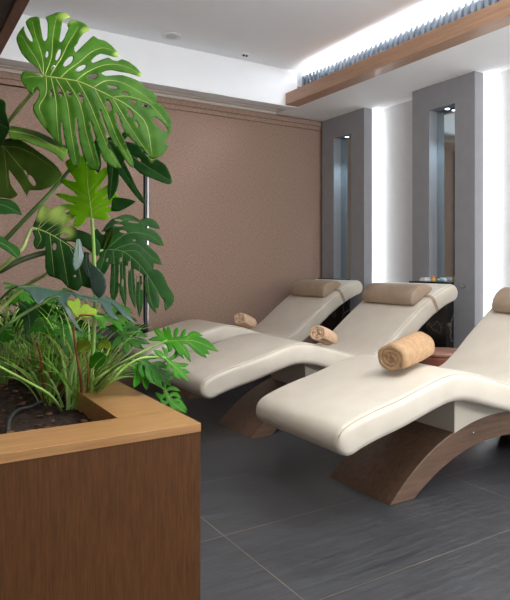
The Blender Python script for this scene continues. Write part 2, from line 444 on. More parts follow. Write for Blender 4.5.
    A = [bm.verts.new(c + q - t * 0.016) for q in ring]; B = [bm.verts.new(c + q + t * 0.016) for q in ring]
    for i in range(len(ring)): bm.faces.new((A[i], A[(i + 1) % len(ring)], B[(i + 1) % len(ring)], B[i]))
    st = obj('strap', bm, M_pillow, pl, smooth=True); st['label'] = 'thin taupe strap'
    return root
L1 = make_lounger('cream wave lounger nearest the camera, cut by the right edge of the picture')
L2 = dup(L1, (LX0, LYC + 1.285, 0), 'cream wave lounger in the middle of the row of three')
L3 = dup(L1, (LX0 + 0.14, LYC + 2.57, 0), 'cream wave lounger farthest away, next to the brown wall')

# ------------------------------------------------------------------ rolled towels
def towel_mesh(length, R, turns, seed):
    rnd = random.Random(seed); bm = bmesh.new()
    th = R / turns; N = int(turns * 40); prof = []
    for k in range(N + 1):
        a = k / 40 * 2 * PI; r = 0.006 + (R - 0.006) * (k / N); prof.append((a, r))
    M_ = 9; rows = []
    for j in range(M_ + 1):
        x = -length / 2 + length * j / M_; f = 1 - 0.05 * (abs(2 * j / M_ - 1) ** 3); row = []
        for (a, r) in prof:
            rr = r * f * (1 + 0.02 * math.sin(3 * a + j * 0.5)); push = -0.010 * (1 - r / R) * (1 if j == 0 else -1 if j == M_ else 0)
            row.append(bm.verts.new((x - push + 0.003 * math.sin(5 * a + seed) * (1 if j in (0, M_) else 0), rr * math.cos(a), rr * math.sin(a) * 0.94)))
        rows.append(row)
    for a, b in zip(rows, rows[1:]):
        for i in range(N): bm.faces.new((a[i], a[i + 1], b[i + 1], b[i]))
    return bm, th
def make_towel(name, x, y, rz, length, R, m, label, seed, lift=0.0, dx=0.0):
    bm, th = towel_mesh(length, R, 3.6, seed)
    p, t = top_at(x)
    o = obj(name, bm, m, smooth=True)
    md = o.modifiers.new('solid', 'SOLIDIFY'); md.thickness = th * 0.86; md.offset = -1
    o.location = (x + dx - t.z * R * 0.9, y, p.z + 0.004 + R * 0.92 * t.x + lift); o.rotation_euler = (0, -math.atan2(t.z, t.x), rz)
    return tag(o, label, 'towel', 'rolled towels on the loungers')
make_towel('rolled_towel', 2.275, LYC - 0.095, math.radians(15), 0.315, 0.087, M_towel, 'tan rolled towel lying on the nearest lounger', 1)
make_towel('rolled_towel', 2.55, LYC + 1.285 - 0.31, math.radians(28), 0.215, 0.069, M_towel2, 'peach rolled towel lying on the middle lounger', 2)
make_towel('rolled_towel', 2.58, LYC + 2.57 - 0.28, math.radians(28), 0.21, 0.068, M_towel2, 'peach rolled towel lying on the far lounger beside the brown wall', 3, dx=0.12)

# ------------------------------------------------------------------ stool between the loungers, toiletries on the plinth
stl = thing('round_stool', 'low round red-brown stool between the nearest and the middle lounger', 'stool', (3.44, 2.96, 0))
obj('body', lathe(bmesh.new(), [(0.15, 0.0), (0.165, 0.03), (0.17, 0.25), (0.165, 0.48), (0.16, 0.50)], 36), M_stool, stl, smooth=True)
obj('top', lathe(bmesh.new(), [(0.16, 0.50), (0.168, 0.505), (0.165, 0.528), (0.15, 0.533)], 36), M_stool_top, stl, smooth=True)
o = obj('folded_cloth', boxes((-0.04, 0.04, -0.035, 0.035, 0, 0.02), (-0.036, 0.036, -0.03, 0.03, 0.0205, 0.034)), M_whiteplastic, bevel=0.006)
o.location = (4.20, 3.85, 1.001); tag(o, 'small folded white cloth on the nearer black marble plinth', 'cloth')
cn = thing('tealight_candle', 'tiny orange tealight on the nearer black marble plinth', 'candle', (4.21, 3.76, 1.001))
obj('cup', lathe(bmesh.new(), [(0.016, 0), (0.02, 0.002), (0.02, 0.03), (0.017, 0.03), (0.016, 0.02)], 20), mat('amber_cup', srgb(232, 190, 110), 0.3), cn, smooth=True)
obj('wax', lathe(bmesh.new(), [(0.0155, 0.02), (0.0155, 0.04), (0.006, 0.05)], 20), mat('orange_wax', srgb(230, 120, 40), 0.5), cn, smooth=True)
bt = thing('small_bottle', 'small pale blue bottle lying on the nearer black marble plinth', 'bottle', (4.20, 3.65, 1.020), PI / 2)
RY = Matrix.Rotation(PI / 2, 4, 'Y')
obj('bottle_body', lathe(bmesh.new(), [(0.016, -0.04), (0.018, -0.036), (0.018, 0.02), (0.008, 0.03), (0.008, 0.034)], 20, RY), mat('pale_blue_plastic', srgb(190, 210, 220), 0.3), bt, smooth=True)
obj('cap', lathe(bmesh.new(), [(0.0085, 0.034), (0.0085, 0.05), (0.007, 0.052)], 16, RY), M_whiteplastic, bt, smooth=True)

# ------------------------------------------------------------------ planter
PX1, PY0, PY1, PX0, PZ = 0.845, 1.70, 3.75, -1.10, 0.65
RW, RS = 0.197, 0.205
pt = thing('wooden_planter', 'large brown wooden planter box full of soil and leafy plants', 'planter', (0, 0, 0))
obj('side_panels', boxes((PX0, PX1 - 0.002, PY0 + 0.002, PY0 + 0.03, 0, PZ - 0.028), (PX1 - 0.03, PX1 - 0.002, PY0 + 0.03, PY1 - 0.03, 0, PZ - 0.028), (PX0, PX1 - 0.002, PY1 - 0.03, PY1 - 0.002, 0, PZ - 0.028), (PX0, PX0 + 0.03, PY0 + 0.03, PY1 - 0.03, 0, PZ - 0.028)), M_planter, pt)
obj('rim', boxes((PX0, PX1, PY0, PY0 + RW, PZ - 0.028, PZ), (PX1 - RS, PX1, PY0 + RW, PY1 - RW, PZ - 0.028, PZ), (PX0, PX1, PY1 - RW, PY1, PZ - 0.028, PZ), (PX0, PX0 + RS, PY0 + RW, PY1 - RW, PZ - 0.028, PZ)), M_planter_top, pt, bevel=0.002)
obj('inner_lining', boxes((PX0 + RS - 0.02, PX1 - RS + 0.02, PY0 + RW - 0.02, PY0 + RW, 0.3, PZ - 0.028), (PX1 - RS, PX1 - RS + 0.02, PY0 + RW, PY1 - RW, 0.3, PZ - 0.028), (PX0 + RS - 0.02, PX1 - RS + 0.02, PY1 - RW, PY1 - RW + 0.02, 0.3, PZ - 0.028)), M_planter_top, pt)

# ------------------------------------------------------------------ soil, hose
def mk_soil():
    m = mat('potting_soil', srgb(44, 32, 26), 0.95); t = NT(m); f = t.noise(t.coord((1, 1, 1)), 55, 5, 0.7)
    t.base(t.ramp(f, [(0.34, srgb(30, 21, 17)), (0.55, srgb(62, 44, 34)), (0.72, srgb(104, 74, 54))])); t.bump(f, 1.0, 0.02); return m
from mathutils import noise as NZ
SZ = 0.575
bm = bmesh.new(); nx, ny = 70, 64; X0, X1, Y0, Y1 = PX0 + RS, PX1 - RS, PY0 + RW, PY1 - RW
gr = [[bm.verts.new((X0 + (X1 - X0) * i / nx, Y0 + (Y1 - Y0) * j / ny, SZ + 0.014 * NZ.noise((i * 0.35, j * 0.35, 1)) + 0.012 * NZ.noise((i * 0.9, j * 0.9, 4)))) for j in range(ny + 1)] for i in range(nx + 1)]
for i in range(nx):
    for j in range(ny): bm.faces.new((gr[i][j], gr[i + 1][j], gr[i + 1][j + 1], gr[i][j + 1]))
so = obj('potting_soil', bm, mk_soil()); so['kind'] = 'stuff'; tag(so, 'dark brown potting soil filling the wooden planter', 'soil')
bm = bmesh.new()
for k in range(420):
    x = random.uniform(X0 + 0.02, X1 - 0.02); y = Y0 + 0.02 + (Y1 - Y0 - 0.04) * random.random() ** 2; r = random.uniform(0.006, 0.016)
    Mx = Matrix.Translation((x, y, SZ + 0.012)) @ Matrix.Rotation(random.uniform(0, 6), 4, 'Z') @ Matrix.Rotation(random.uniform(-.5, .5), 4, 'X') @ Matrix.Diagonal((r * 1.6, r, r * 0.35, 1))
    vs = bmesh.ops.create_icosphere(bm, subdivisions=1, radius=1, matrix=Mx)['verts']
    for v in vs: v.co += Vector((random.uniform(-1, 1), random.uniform(-1, 1), random.uniform(-1, 1))) * r * 0.18
ch = obj('bark_chips', bm, noisy('bark_chip', srgb(84, 52, 34), srgb(134, 92, 64), 0.9, 18)); ch['kind'] = 'stuff'; tag(ch, 'reddish bark chips strewn over the soil in the planter', 'bark chips')

CAMV = Vector((0, 0, CAM_H))
def ray(px, py):
    u = (px - 255) / FPX; v = -(py - 265) / FPX
    return Vector((math.sin(YAW) + u * math.cos(YAW), math.cos(YAW) - u * math.sin(YAW), v))
def P3(px, py, d): return CAMV + ray(px, py) * d
def on_soil(px, py):
    r = ray(px, py); return CAMV + r * ((SZ - CAM_H) / r.z)
hs = bmesh.new()
hp = [on_soil(8, 436), on_soil(10, 424), on_soil(18, 415), on_soil(32, 411), on_soil(46, 404), on_soil(70, 398)]
tube(hs, [p + Vector((0, 0, 0.018)) for p in hp], 0.007, 8, 40)
tag(obj('drip_hose', hs, mat('grey_rubber', srgb(62, 66, 66), 0.6), smooth=True), 'thin grey irrigation hose curving over the soil in the planter', 'hose')

# ------------------------------------------------------------------ plants
def leaf_mat(name, dark, light, vein, rough=0.5, trans=0.25, back=None, spec=0.16):
    m = mat(name, dark, rough, 0, spec); t = NT(m)
    f = t.noise(t.coord((1, 1, 1)), 14, 3); c = t.ramp(f, [(0.3, dark), (0.7, light)])
    at = t.n('ShaderNodeAttribute', attribute_name='vein'); c = t.mix(t.math('MULTIPLY', at.outputs['Fac'], 0.10), c, vein)
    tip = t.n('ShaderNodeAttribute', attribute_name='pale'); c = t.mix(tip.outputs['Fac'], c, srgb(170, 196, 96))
    t.base(c)
    tr = t.n('ShaderNodeBsdfTranslucent'); mx = t.n('ShaderNodeMixShader'); mx.inputs[0].default_value = trans
    hs_ = t.n('ShaderNodeHueSaturation'); hs_.inputs['Value'].default_value = 1.15; t.l(c, hs_.inputs['Color']); t.l(hs_.outputs[0], tr.inputs['Color'])
    out = t.t.nodes['Material Output']; t.l(t.b.outputs[0], mx.inputs[1]); t.l(tr.outputs[0], mx.inputs[2]); t.l(mx.outputs[0], out.inputs['Surface'])
    return m
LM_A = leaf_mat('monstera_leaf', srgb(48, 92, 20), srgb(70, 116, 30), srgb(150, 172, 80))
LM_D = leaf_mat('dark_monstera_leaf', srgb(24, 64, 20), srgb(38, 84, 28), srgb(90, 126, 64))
LM_O = leaf_mat('olive_monstera_leaf', srgb(70, 104, 34), srgb(94, 128, 48), srgb(170, 184, 104))
LM_B = leaf_mat('bright_philodendron_leaf', srgb(118, 182, 10), srgb(134, 196, 18), srgb(160, 190, 50), 0.5, 0.42)
LM_G = leaf_mat('sheen_tinted_leaf', srgb(50, 74, 66), srgb(64, 90, 80), srgb(100, 124, 112), 0.34, 0.05, spec=0.5)  # bluish base colour stands in for the sheen on these leaves
LM_P = leaf_mat('green_philodendron_leaf', srgb(46, 118, 18), srgb(62, 138, 24), srgb(136, 184, 80), 0.4, 0.22)
LM_Q = leaf_mat('deep_green_philodendron_leaf', srgb(36, 92, 20), srgb(52, 112, 28), srgb(110, 156, 70), 0.42, 0.2)
LM_Y = leaf_mat('yellow_green_leaf', srgb(126, 156, 34), srgb(142, 174, 44), srgb(160, 186, 80), 0.45, 0.3)
ST_A = noisy('pale_petiole', srgb(150, 170, 96), srgb(166, 184, 112), 0.4, 12)
ST_G = noisy('green_petiole', srgb(84, 116, 60), srgb(104, 136, 74), 0.4, 12)
ST_D = noisy('dark_stem', srgb(64, 82, 56), srgb(92, 108, 74), 0.5, 12)
ST_L = noisy('light_green_stalk', srgb(126, 168, 76), srgb(146, 186, 92), 0.45, 12)
ST_R = noisy('red_brown_stalk', srgb(126, 84, 50), srgb(146, 100, 60), 0.5, 12)
M_VEIN = noisy('leaf_vein', srgb(150, 172, 84), srgb(160, 182, 96), 0.45, 12)
M_VEIN_D = noisy('dark_leaf_vein', srgb(84, 122, 66), srgb(96, 132, 74), 0.45, 12)

def close_smooth(pts, k=3):
    n = len(pts); out = []
    for i in range(n):
        a, b, c, d = (Vector(pts[(i + j - 1) % n]) for j in range(4))
        for q in range(k):
            u = q / k
            # tension-limited spline, so lobes stay crisp
            m1 = (c - a) * 0.33; m2 = (d - b) * 0.33
            out.append((2 * u ** 3 - 3 * u * u + 1) * b + (u ** 3 - 2 * u * u + u) * m1 + (-2 * u ** 3 + 3 * u * u) * c + (u ** 3 - u * u) * m2)
    return out
def lobe(pts, wd, tip=0.5, base=0.75):
    """A leaf lobe: polygon around a curved centre line; tip 0 = pointed, 1 = blunt."""
    C = smooth_path([Vector((p[0], p[1], 0)) for p in pts], 14); L, R = [], []
    for i, p in enumerate(C):
        t = (C[min(i + 1, 14)] - C[max(i - 1, 0)]); t = t.normalized() if t.length > 1e-6 else Vector((1, 0, 0)); nn = Vector((-t.y, t.x, 0)); s = i / 14
        wv = (base + (1 - base) * min(1, s / 0.45)) * (1 if s < 0.6 else max(0.0, 1 - ((s - 0.6) / 0.4) ** (1.3 + 2.4 * tip)))
        L.append((p + nn * wd / 2 * wv)); R.append((p - nn * wd / 2 * wv))
    return [Vector((q.x, q.y)) for q in L + R[::-1][1:]]
def ell(cx, cy, rx, ry, rot=0):
    a = math.radians(rot); return [Vector((cx + rx * math.cos(k * PI / 6) * math.cos(a) - ry * math.sin(k * PI / 6) * math.sin(a), cy + rx * math.cos(k * PI / 6) * math.sin(a) + ry * math.sin(k * PI / 6) * math.cos(a))) for k in range(12)]
def inpoly(p, poly):
    c = False; n = len(poly); j = n - 1
    for i in range(n):
        a, b = poly[i], poly[j]
        if (a.y > p.y) != (b.y > p.y) and p.x < (b.x - a.x) * (p.y - a.y) / (b.y - a.y) + a.x: c = not c
        j = i
    return c
def segd(p, a, b):
    ab = b - a; t = max(0, min(1, (p - a).dot(ab) / max(ab.length_squared, 1e-9))); return (p - a - ab * t).length

def leaf(parent, name, polys, holes, veins, anchors, m, step=3.0, curl=0.8, groove=0.004, ripple=0.006, vr=0.0016, vm=None, pale=(), seed=1, thick=0.0012, tmin=0.0):
    """polys/holes/veins are outlines on the leaf blade; the blade is a bent sheet through three points in space."""
    holes = [h for h in holes]
    allp = [v for pl in polys for v in pl]
    x0, x1 = min(v.x for v in allp), max(v.x for v in allp); y0, y1 = min(v.y for v in allp), max(v.y for v in allp)
    verts, edges = [], []
    for pl in polys + holes:
        o = len(verts); verts += pl; edges += [(o + i, o + (i + 1) % len(pl)) for i in range(len(pl))]
    ins = lambda p: any(inpoly(p, q) for q in polys) and not any(inpoly(p, q) for q in holes)
    y = y0; row = 0
    while y <= y1:
        x = x0 + (step / 2 if row % 2 else 0)
        while x <= x1:
            p = Vector((x, y))
            if ins(p): verts.append(p)
            x += step
        y += step * 0.87; row += 1
    VS = [[Vector((q.x, q.y)) for q in smooth_path([Vector((a, b, 0)) for a, b in ve], 24)] for ve in veins]
    verts += [q for ve in VS for q in ve if ins(q)]
    V, E_, F_, *_ = delaunay_2d_cdt(verts, edges, [], 0, 0.05)
    A = [P3(*a) for a in anchors]; nrm = (A[1] - A[0]).cross(A[2] - A[0]).normalized()
    if nrm.dot(CAMV - A[0]) < 0: nrm = -nrm
    def plane(px, py):
        r = ray(px, py); return CAMV + r * ((A[0] - CAMV).dot(nrm) / r.dot(nrm))
    def place(v, lift=0.0):
        p = plane(v.x, v.y); ppm = FPX / max(0.5, (p - CAMV).dot(ray(255, 265)))
        dm = min(segd(v, a, b) for a, b in zip(VS[0], VS[0][1:])) / ppm
        dv = min(min(segd(v, a, b) for a, b in zip(q, q[1:])) for q in VS) if groove else 9
        h = -curl * dm * dm + groove * (1 - math.exp(-(dv / 5.0) ** 1.5)) + ripple * NZ.noise(Vector((p.x * 9, p.y * 9, p.z * 9 + seed * 3.1))) + lift
        return p + nrm * h, dv
    bm = bmesh.new(); lv = bm.verts.layers.float.new('vein'); lp = bm.verts.layers.float.new('pale'); BV = []
    for v in V:
        p, dv = place(v); b = bm.verts.new(p); b[lv] = max(0.0, 1 - dv / 2.4) if groove else 0
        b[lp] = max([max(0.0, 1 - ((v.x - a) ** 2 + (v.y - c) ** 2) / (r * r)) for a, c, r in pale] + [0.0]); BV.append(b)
    for f in F_:
        c = sum((V[i] for i in f), Vector((0, 0))) / len(f)
        if ins(c): bm.faces.new([BV[i] for i in f])
    bmesh.ops.delete(bm, geom=[b for b in bm.verts if not b.link_faces], context='VERTS')
    o = obj(name, bm, m, parent, smooth=True)
    md = o.modifiers.new('solid', 'SOLIDIFY'); md.thickness = thick; md.offset = 0
    if vr:
        bm = bmesh.new()
        for k, q in enumerate(VS):
            r0 = vr * (1.7 if k == 0 else 0.75)
            tube(bm, [place(v, 0.0012)[0] for v in q if ins(v) or k == 0], lambda t, r0=r0: r0 * (1 - 0.75 * t), 6)
        obj('vein', bm, vm or M_VEIN, o, smooth=True)
    return o
def stalk(parent, name, pts, r, m, steps=24):
    P = [p if isinstance(p, Vector) else P3(*p) for p in pts]; bm = bmesh.new()
    tube(bm, P, (lambda t: r[0] + (r[1] - r[0]) * t) if isinstance(r, tuple) else r, 8, steps)
    return obj(name, bm, m, parent, smooth=True)
V2 = lambda *a: [Vector(p) for p in a]

# --- tall monstera rooted at the left of the planter
mon = thing('monstera_plant', 'tall monstera with big split leaves reaching from the planter to the ceiling', 'plant', (-0.02, 2.62, SZ))
def MP(name, fn): pass
mon_root = Vector(mon.location)
class Off:      # leaves are modelled in world space, then hung under the plant's base
    def __init__(s, root): s.r = root
def hang(root):
    Mi = Matrix.Translation(root.location).inverted()
    for c in root.children: c.matrix_parent_inverse = Mi

A_out = V2((42,76),(38.8,70),(33,64),(28,61),(21,52),(16.5,40),(15,33),(16,27),(19.4,21),(22.3,17.6),(22.6,22.4),(25.3,30.6),(29.4,37.6),(32,39.4),(31.8,35.3),(28.8,27),(25.3,18.8),(23.6,13),(24.5,9.6),(28,5.6),(34,4.5),(37.4,7),(38.6,15.3),(40.6,26),(42.4,36),(44.5,38.2),(46.5,34),(46.7,23.5),(46,14),(43.8,6),(50,0.6),(55,-3.5),(63,-4),(68.8,3),(63.5,7),(61.2,13),(59.8,27),(58.8,36.5),(60.2,39.4),(63,35.3),(65.3,27),(67.3,20),(66,16.5),(67.6,11.2),(70.5,8),(76.5,7.3),(83.5,10.6),(88.2,17.6),(88.5,21.8),(83,26),(78.8,34),(77,41),(74,46),(75.3,51.5),(78.8,48.2),(84.7,40.2),(90.6,33),(93.5,30.4),(97.6,34),(104.7,35),(111,39.4),(118.2,48.8),(117.9,53.9),(113,54),(100.6,51.2),(94,55.3),(91.2,59.4),(93,61),(100,58.2),(108.2,55.3),(112.4,57.5),(117.6,58.2),(121.8,56),(129.4,58.8),(136.5,64.7),(141,70),(141,74),(139.4,74.7),(129.4,71.8),(120,70.5),(111.8,68.8),(105.3,70),(101.2,73.2),(105.9,75.9),(114,74.4),(122.4,74),(131.8,77),(138.8,80),(145.3,85.9),(154,91),(157,96),(155.5,104),(156.5,101),(163,107),(170,117),(171.5,125),(170.6,133),(165,143),(168,147.5),(161.5,157),(152,159.6),(147,154),(143,150),(136,144),(128,136),(122,127),(119,117),(115.5,112),(116.2,120),(119,128),(123,136),(128,148),(132.6,158),(134,166.5),(130,165),(120,150),(112,138),(106.5,128),(102,115),(99,108),(100.5,116),(105,128),(108,140),(115,154),(120,163),(121,166.5),(112,165),(104,158),(99,146),(95,134),(92,124),(90,119),(91,127),(93,136),(96,147),(99,158),(98,166),(90,164),(84,155),(79.5,140),(77.8,128),(76.5,115),(75.2,122),(75.6,132),(78,142),(80,155),(76,160),(70,155),(66,145),(63.3,133),(61.8,119.4),(60.4,125),(60.6,132),(62,141),(59,141),(53,134),(46,127),(41,121.8),(35.3,114.7),(32.7,108.8),(33.2,104),(38,97),(39,90.5),(36.5,88),(33.5,90),(33,95.5),(28,91),(21.8,82),(20.6,76),(23.5,71),(31,72))
A_holes = [close_smooth(h, 2) for h in (ell(46.7,52.9,1.3,3.9,5), ell(58,53.5,1.9,6.6,18), ell(68.2,61.8,2.8,7.2,36), ell(80.4,68.6,2.5,6.8,48), ell(92.4,77.4,5.4,3.2,-22), ell(112.4,87.6,5.4,2.1,8), ell(125.5,93.5,3.6,1.4,12), ell(133,101.8,4.0,1.9,16), ell(145.3,104.9,5,2.1,25), ell(160,125,3.6,10.5,-45), ell(51,93.5,1.1,3.5), ell(60,91.8,1.7,5,-18), ell(81,98,1.7,5,-18), ell(109,105.5,2.0,6.3,-22), ell(130,114,2.0,5.2,-28), ell(136.5,124.5,1.3,3.4,-30), ell(69.5,94,1.4,3.4,-35), ell(53.5,67.6,1.6,2.8,25))]
A_veins = [[(42.5,76),(62,79.5),(78,83),(95,90),(111,97),(130,108),(146,124),(152,155)],
 [(43,75),(37,60),(28,45),(20,28)],[(43.5,75),(42,56),(35,32),(30,11)],[(45,75.5),(51,56),(52,32),(55,3)],[(50,76.5),(61,57),(70,34),(77,16)],[(60,79),(75,65),(90,50),(102,43.5),(115,46)],[(76,82.5),(90,69.5),(105,62.5),(122,62.5),(138,70)],[(94,88.5),(108,80.5),(122,81.5),(140,91),(153,102)],[(113,97.5),(130,96.5),(150,104),(166,122)],
 [(46,77),(46,92),(39,106),(45,121)],[(51,78),(55.5,98),(56.5,118),(58,136)],[(56,79),(66,98),(70,125),(75,156)],[(66,80.5),(80,104),(86,130),(95,160)],[(78,83.5),(90,104),(101,130),(117,163)],[(95,90.5),(106,110),(116,134),(132,163)],[(113,99),(123,116),(136,136),(150,156)],[(42,77),(34,76),(25,77)]]
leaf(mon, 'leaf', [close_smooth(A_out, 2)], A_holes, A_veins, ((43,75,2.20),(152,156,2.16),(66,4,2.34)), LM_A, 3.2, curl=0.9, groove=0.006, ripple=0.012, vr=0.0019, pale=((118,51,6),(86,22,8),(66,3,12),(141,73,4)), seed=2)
stalk(mon, 'petiole', [(43,76,2.20),(36,88,2.22),(22,105,2.26),(9,121,2.32),(-8,142,2.40),(-30,190,2.5),(-45,260,2.55), Vector((-0.02,2.62,SZ-0.02))], (0.006,0.011), ST_A, 40)

# olive leaf at the left edge with its rolled lobe
B_polys = [close_smooth(V2((-14,146),(0,141),(10,138.5),(22.6,141),(39,152),(52,162),(60.5,172),(59,180),(52,187),(42,191),(30,190.6),(27,196),(21.6,186),(14,176),(9,170),(10,184),(18,195),(8.6,198),(0,196),(-14,192)),2)]
leaf(mon, 'leaf', B_polys, [close_smooth(ell(33,181,2.6,6.4,-35),2), ell(26.5,173,1.2,3,-30)], [[(-12,143),(2,146),(20,166),(32,180)],[(2,146),(22,149),(42,160),(58,172)],[(2,146),(6,165),(6,190)]], ((0,145,2.26),(60,174,2.16),(5,198,2.2)), LM_O, 3.2, curl=1.2, groove=0.005, ripple=0.012, vr=0.0015, seed=5)
leaf(mon, 'leaf', [close_smooth(V2((8,131),(11,126),(24.7,127.6),(39.8,131),(54.9,137.5),(67.9,144.4),(67,152.6),(63,160),(56,154.5),(45.3,147.8),(30,142.3),(17.8,139),(10.3,138)),2)], [], [[(9,131),(24,133.5),(38,137.5),(54,146),(64,153)]], ((10,131,2.20),(65,152,2.10),(30,142.5,2.13)), LM_O, 3.0, curl=14, groove=0.006, ripple=0.006, vr=0.0016, seed=6)
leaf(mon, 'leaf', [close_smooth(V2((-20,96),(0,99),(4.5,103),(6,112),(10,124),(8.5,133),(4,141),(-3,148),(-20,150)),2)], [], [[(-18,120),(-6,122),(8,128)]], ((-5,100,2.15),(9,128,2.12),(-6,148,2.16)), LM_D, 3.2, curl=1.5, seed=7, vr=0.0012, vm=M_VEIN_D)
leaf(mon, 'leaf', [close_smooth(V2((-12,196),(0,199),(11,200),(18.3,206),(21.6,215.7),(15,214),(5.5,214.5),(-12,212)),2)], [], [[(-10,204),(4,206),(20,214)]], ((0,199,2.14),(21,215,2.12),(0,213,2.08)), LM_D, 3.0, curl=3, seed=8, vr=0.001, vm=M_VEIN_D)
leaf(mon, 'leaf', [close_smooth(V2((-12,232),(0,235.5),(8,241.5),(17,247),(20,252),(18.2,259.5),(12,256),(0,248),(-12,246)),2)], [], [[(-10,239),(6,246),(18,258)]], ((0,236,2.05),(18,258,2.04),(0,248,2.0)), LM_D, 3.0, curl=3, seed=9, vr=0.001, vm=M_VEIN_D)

# dark leaf behind the big one
G_polys = [close_smooth(V2((118,138),(126,143),(138,146),(146,156),(158,160),(166,166),(170,174),(172.3,183),(168,185),(156,180),(140,173),(130,163),(120,152)),2), close_smooth(V2((112,150),(120,156),(126,165),(131,175),(137,188),(145.5,201),(143,203),(134,194),(122,178),(112,164)),2), lobe([(108,145),(112,165),(113,182),(108,198)],11,0.6), close_smooth(V2((106,140),(118,136),(128,150),(120,168),(106,160)),2), close_smooth(V2((112,196),(118,196),(124,197),(136,200.5),(128,205),(118,208.5),(110,207)),2), lobe([(100,140),(96,155),(98,172)],10,0.6), lobe([(122,140),(130,132),(141,131)],7,0.5)]
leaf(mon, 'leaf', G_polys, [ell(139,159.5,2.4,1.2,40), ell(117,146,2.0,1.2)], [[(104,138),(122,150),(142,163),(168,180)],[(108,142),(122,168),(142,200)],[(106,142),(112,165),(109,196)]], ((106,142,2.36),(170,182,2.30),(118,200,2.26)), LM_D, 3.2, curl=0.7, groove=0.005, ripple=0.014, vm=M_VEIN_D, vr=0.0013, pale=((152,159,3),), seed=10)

# hanging dark monstera leaf in the middle
F_lob = [([(105,246),(112,227),(128,216.5),(145,221)],10,.4),([(138,222),(150,219),(161.5,225.5)],9,.3),([(112,246),(128,232),(150,233),(165,243.5)],13.5,.7),([(118,248),(135,243),(150,254),(162,264.5)],12.5,.5),([(122,250),(136,250),(146,260),(152.5,272)],14,.4),([(148,274),(157,276),(163,289),(169,299),(165,311)],12,.5),([(146,280),(150,298),(156,314)],7,.2),([(139,276),(140,296),(139.5,317)],7,.1),([(131,268),(132,286),(135.5,308)],7,.15),([(123,262),(123,285),(126,306)],7,.15),([(115,258),(115,280),(114,301)],9,.4),([(108,254),(102,266),(97,275)],13,.4),([(103,249),(97,240),(97,228)],10,.5),([(150,275),(154,294),(158,309)],8,.3)]
F_polys = [lobe(a,b,c) for a,b,c in F_lob] + [close_smooth(V2((99,253),(103,245),(118,241),(132,243),(146,258),(153,272),(149,280),(138,271),(124,265),(110,264),(101,260)),2), close_smooth(V2((100,246),(101,232),(112,218),(128,214),(143,222),(150,236),(138,246),(118,250)),2)]
F_holes = [ell(119,218.8,4.5,1.2,3), ell(134.4,219.6,6,1.4,6), ell(119,224.4,5,1.5,2), ell(123.6,231.4,4,1.6,10), ell(103.6,232.6,2.8,1.7,-10), ell(121,260,1.2,2.4,10), ell(129.4,266,1.3,5), ell(138.2,278,1.5,4,6), ell(142.4,286.6,1.4,3.2,6), ell(123,282,1.2,4), ell(107.4,260,.9,2.2,10), ell(134.5,240.4,1.8,1.0), ell(119.5,277,0.9,6)]
F_veins = [[(103,249.5),(122,252),(137,263),(148,277),(158,292),(167,308)],[(105,248),(113,228),(128,217),(145,221)],[(108,248),(128,233),(150,233.5),(164,243)],[(114,250),(135,244),(150,254.5),(161,264)],[(122,252),(137,251.5),(147,261),(152,270)],[(147,276),(150,298),(155,313)],[(139,267),(140,290),(139.5,315)],[(130,257),(132,282),(135,306)],[(122,253),(123,280),(126,304)],[(113,251),(115,276),(114,299)],[(106,250),(102,264),(98,273)]]
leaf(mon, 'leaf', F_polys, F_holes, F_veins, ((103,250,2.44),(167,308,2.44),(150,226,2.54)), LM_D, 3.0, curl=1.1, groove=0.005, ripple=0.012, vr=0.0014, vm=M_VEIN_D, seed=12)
leaf(mon, 'leaf', [lobe([(104,249),(108,238),(113,226)],9,.3)], [], [[(104,249),(108,238),(112,228)]], ((104,249,2.40),(112,228,2.44),(108,240,2.41)), LM_A, 3, curl=6, seed=13, vr=0.001)
stalk(mon, 'petiole', [(103,250,2.44),(96,252,2.42),(86,255,2.42),(70,262,2.44),(45,275,2.46),(10,300,2.5), Vector((0.0,2.62,SZ-0.02))], (0.005,0.009), ST_A, 36)

# leaf left of the tall stem, back-lit sheen painted pale on its upper lobes
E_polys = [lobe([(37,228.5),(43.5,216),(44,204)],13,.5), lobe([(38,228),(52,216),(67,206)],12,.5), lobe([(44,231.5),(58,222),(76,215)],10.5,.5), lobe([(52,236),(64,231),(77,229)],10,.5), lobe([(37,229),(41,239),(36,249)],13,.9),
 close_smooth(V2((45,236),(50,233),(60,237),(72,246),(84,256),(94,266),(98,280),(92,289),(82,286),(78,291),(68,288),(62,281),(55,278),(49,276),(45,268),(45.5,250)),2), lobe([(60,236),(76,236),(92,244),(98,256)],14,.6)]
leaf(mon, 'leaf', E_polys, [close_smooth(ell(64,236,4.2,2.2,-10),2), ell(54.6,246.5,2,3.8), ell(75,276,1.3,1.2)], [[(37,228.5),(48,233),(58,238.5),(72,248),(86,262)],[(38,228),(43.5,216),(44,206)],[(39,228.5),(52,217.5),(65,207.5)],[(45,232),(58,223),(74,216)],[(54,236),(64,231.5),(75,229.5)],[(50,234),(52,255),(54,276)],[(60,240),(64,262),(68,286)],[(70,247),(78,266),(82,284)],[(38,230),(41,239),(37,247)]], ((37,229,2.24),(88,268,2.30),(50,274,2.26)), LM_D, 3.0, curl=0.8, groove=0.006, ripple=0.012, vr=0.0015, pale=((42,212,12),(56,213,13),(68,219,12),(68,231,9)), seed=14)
leaf(mon, 'leaf', [lobe([(78,239),(78.5,254),(75.5,271)],10.5,.5,.35)], [], [[(78,240),(78.5,254),(76,268)]], ((78,239,2.22),(76,270,2.18),(83,254,2.22)), LM_G, 2.6, curl=4, seed=15, vr=0.001, vm=M_VEIN_D)
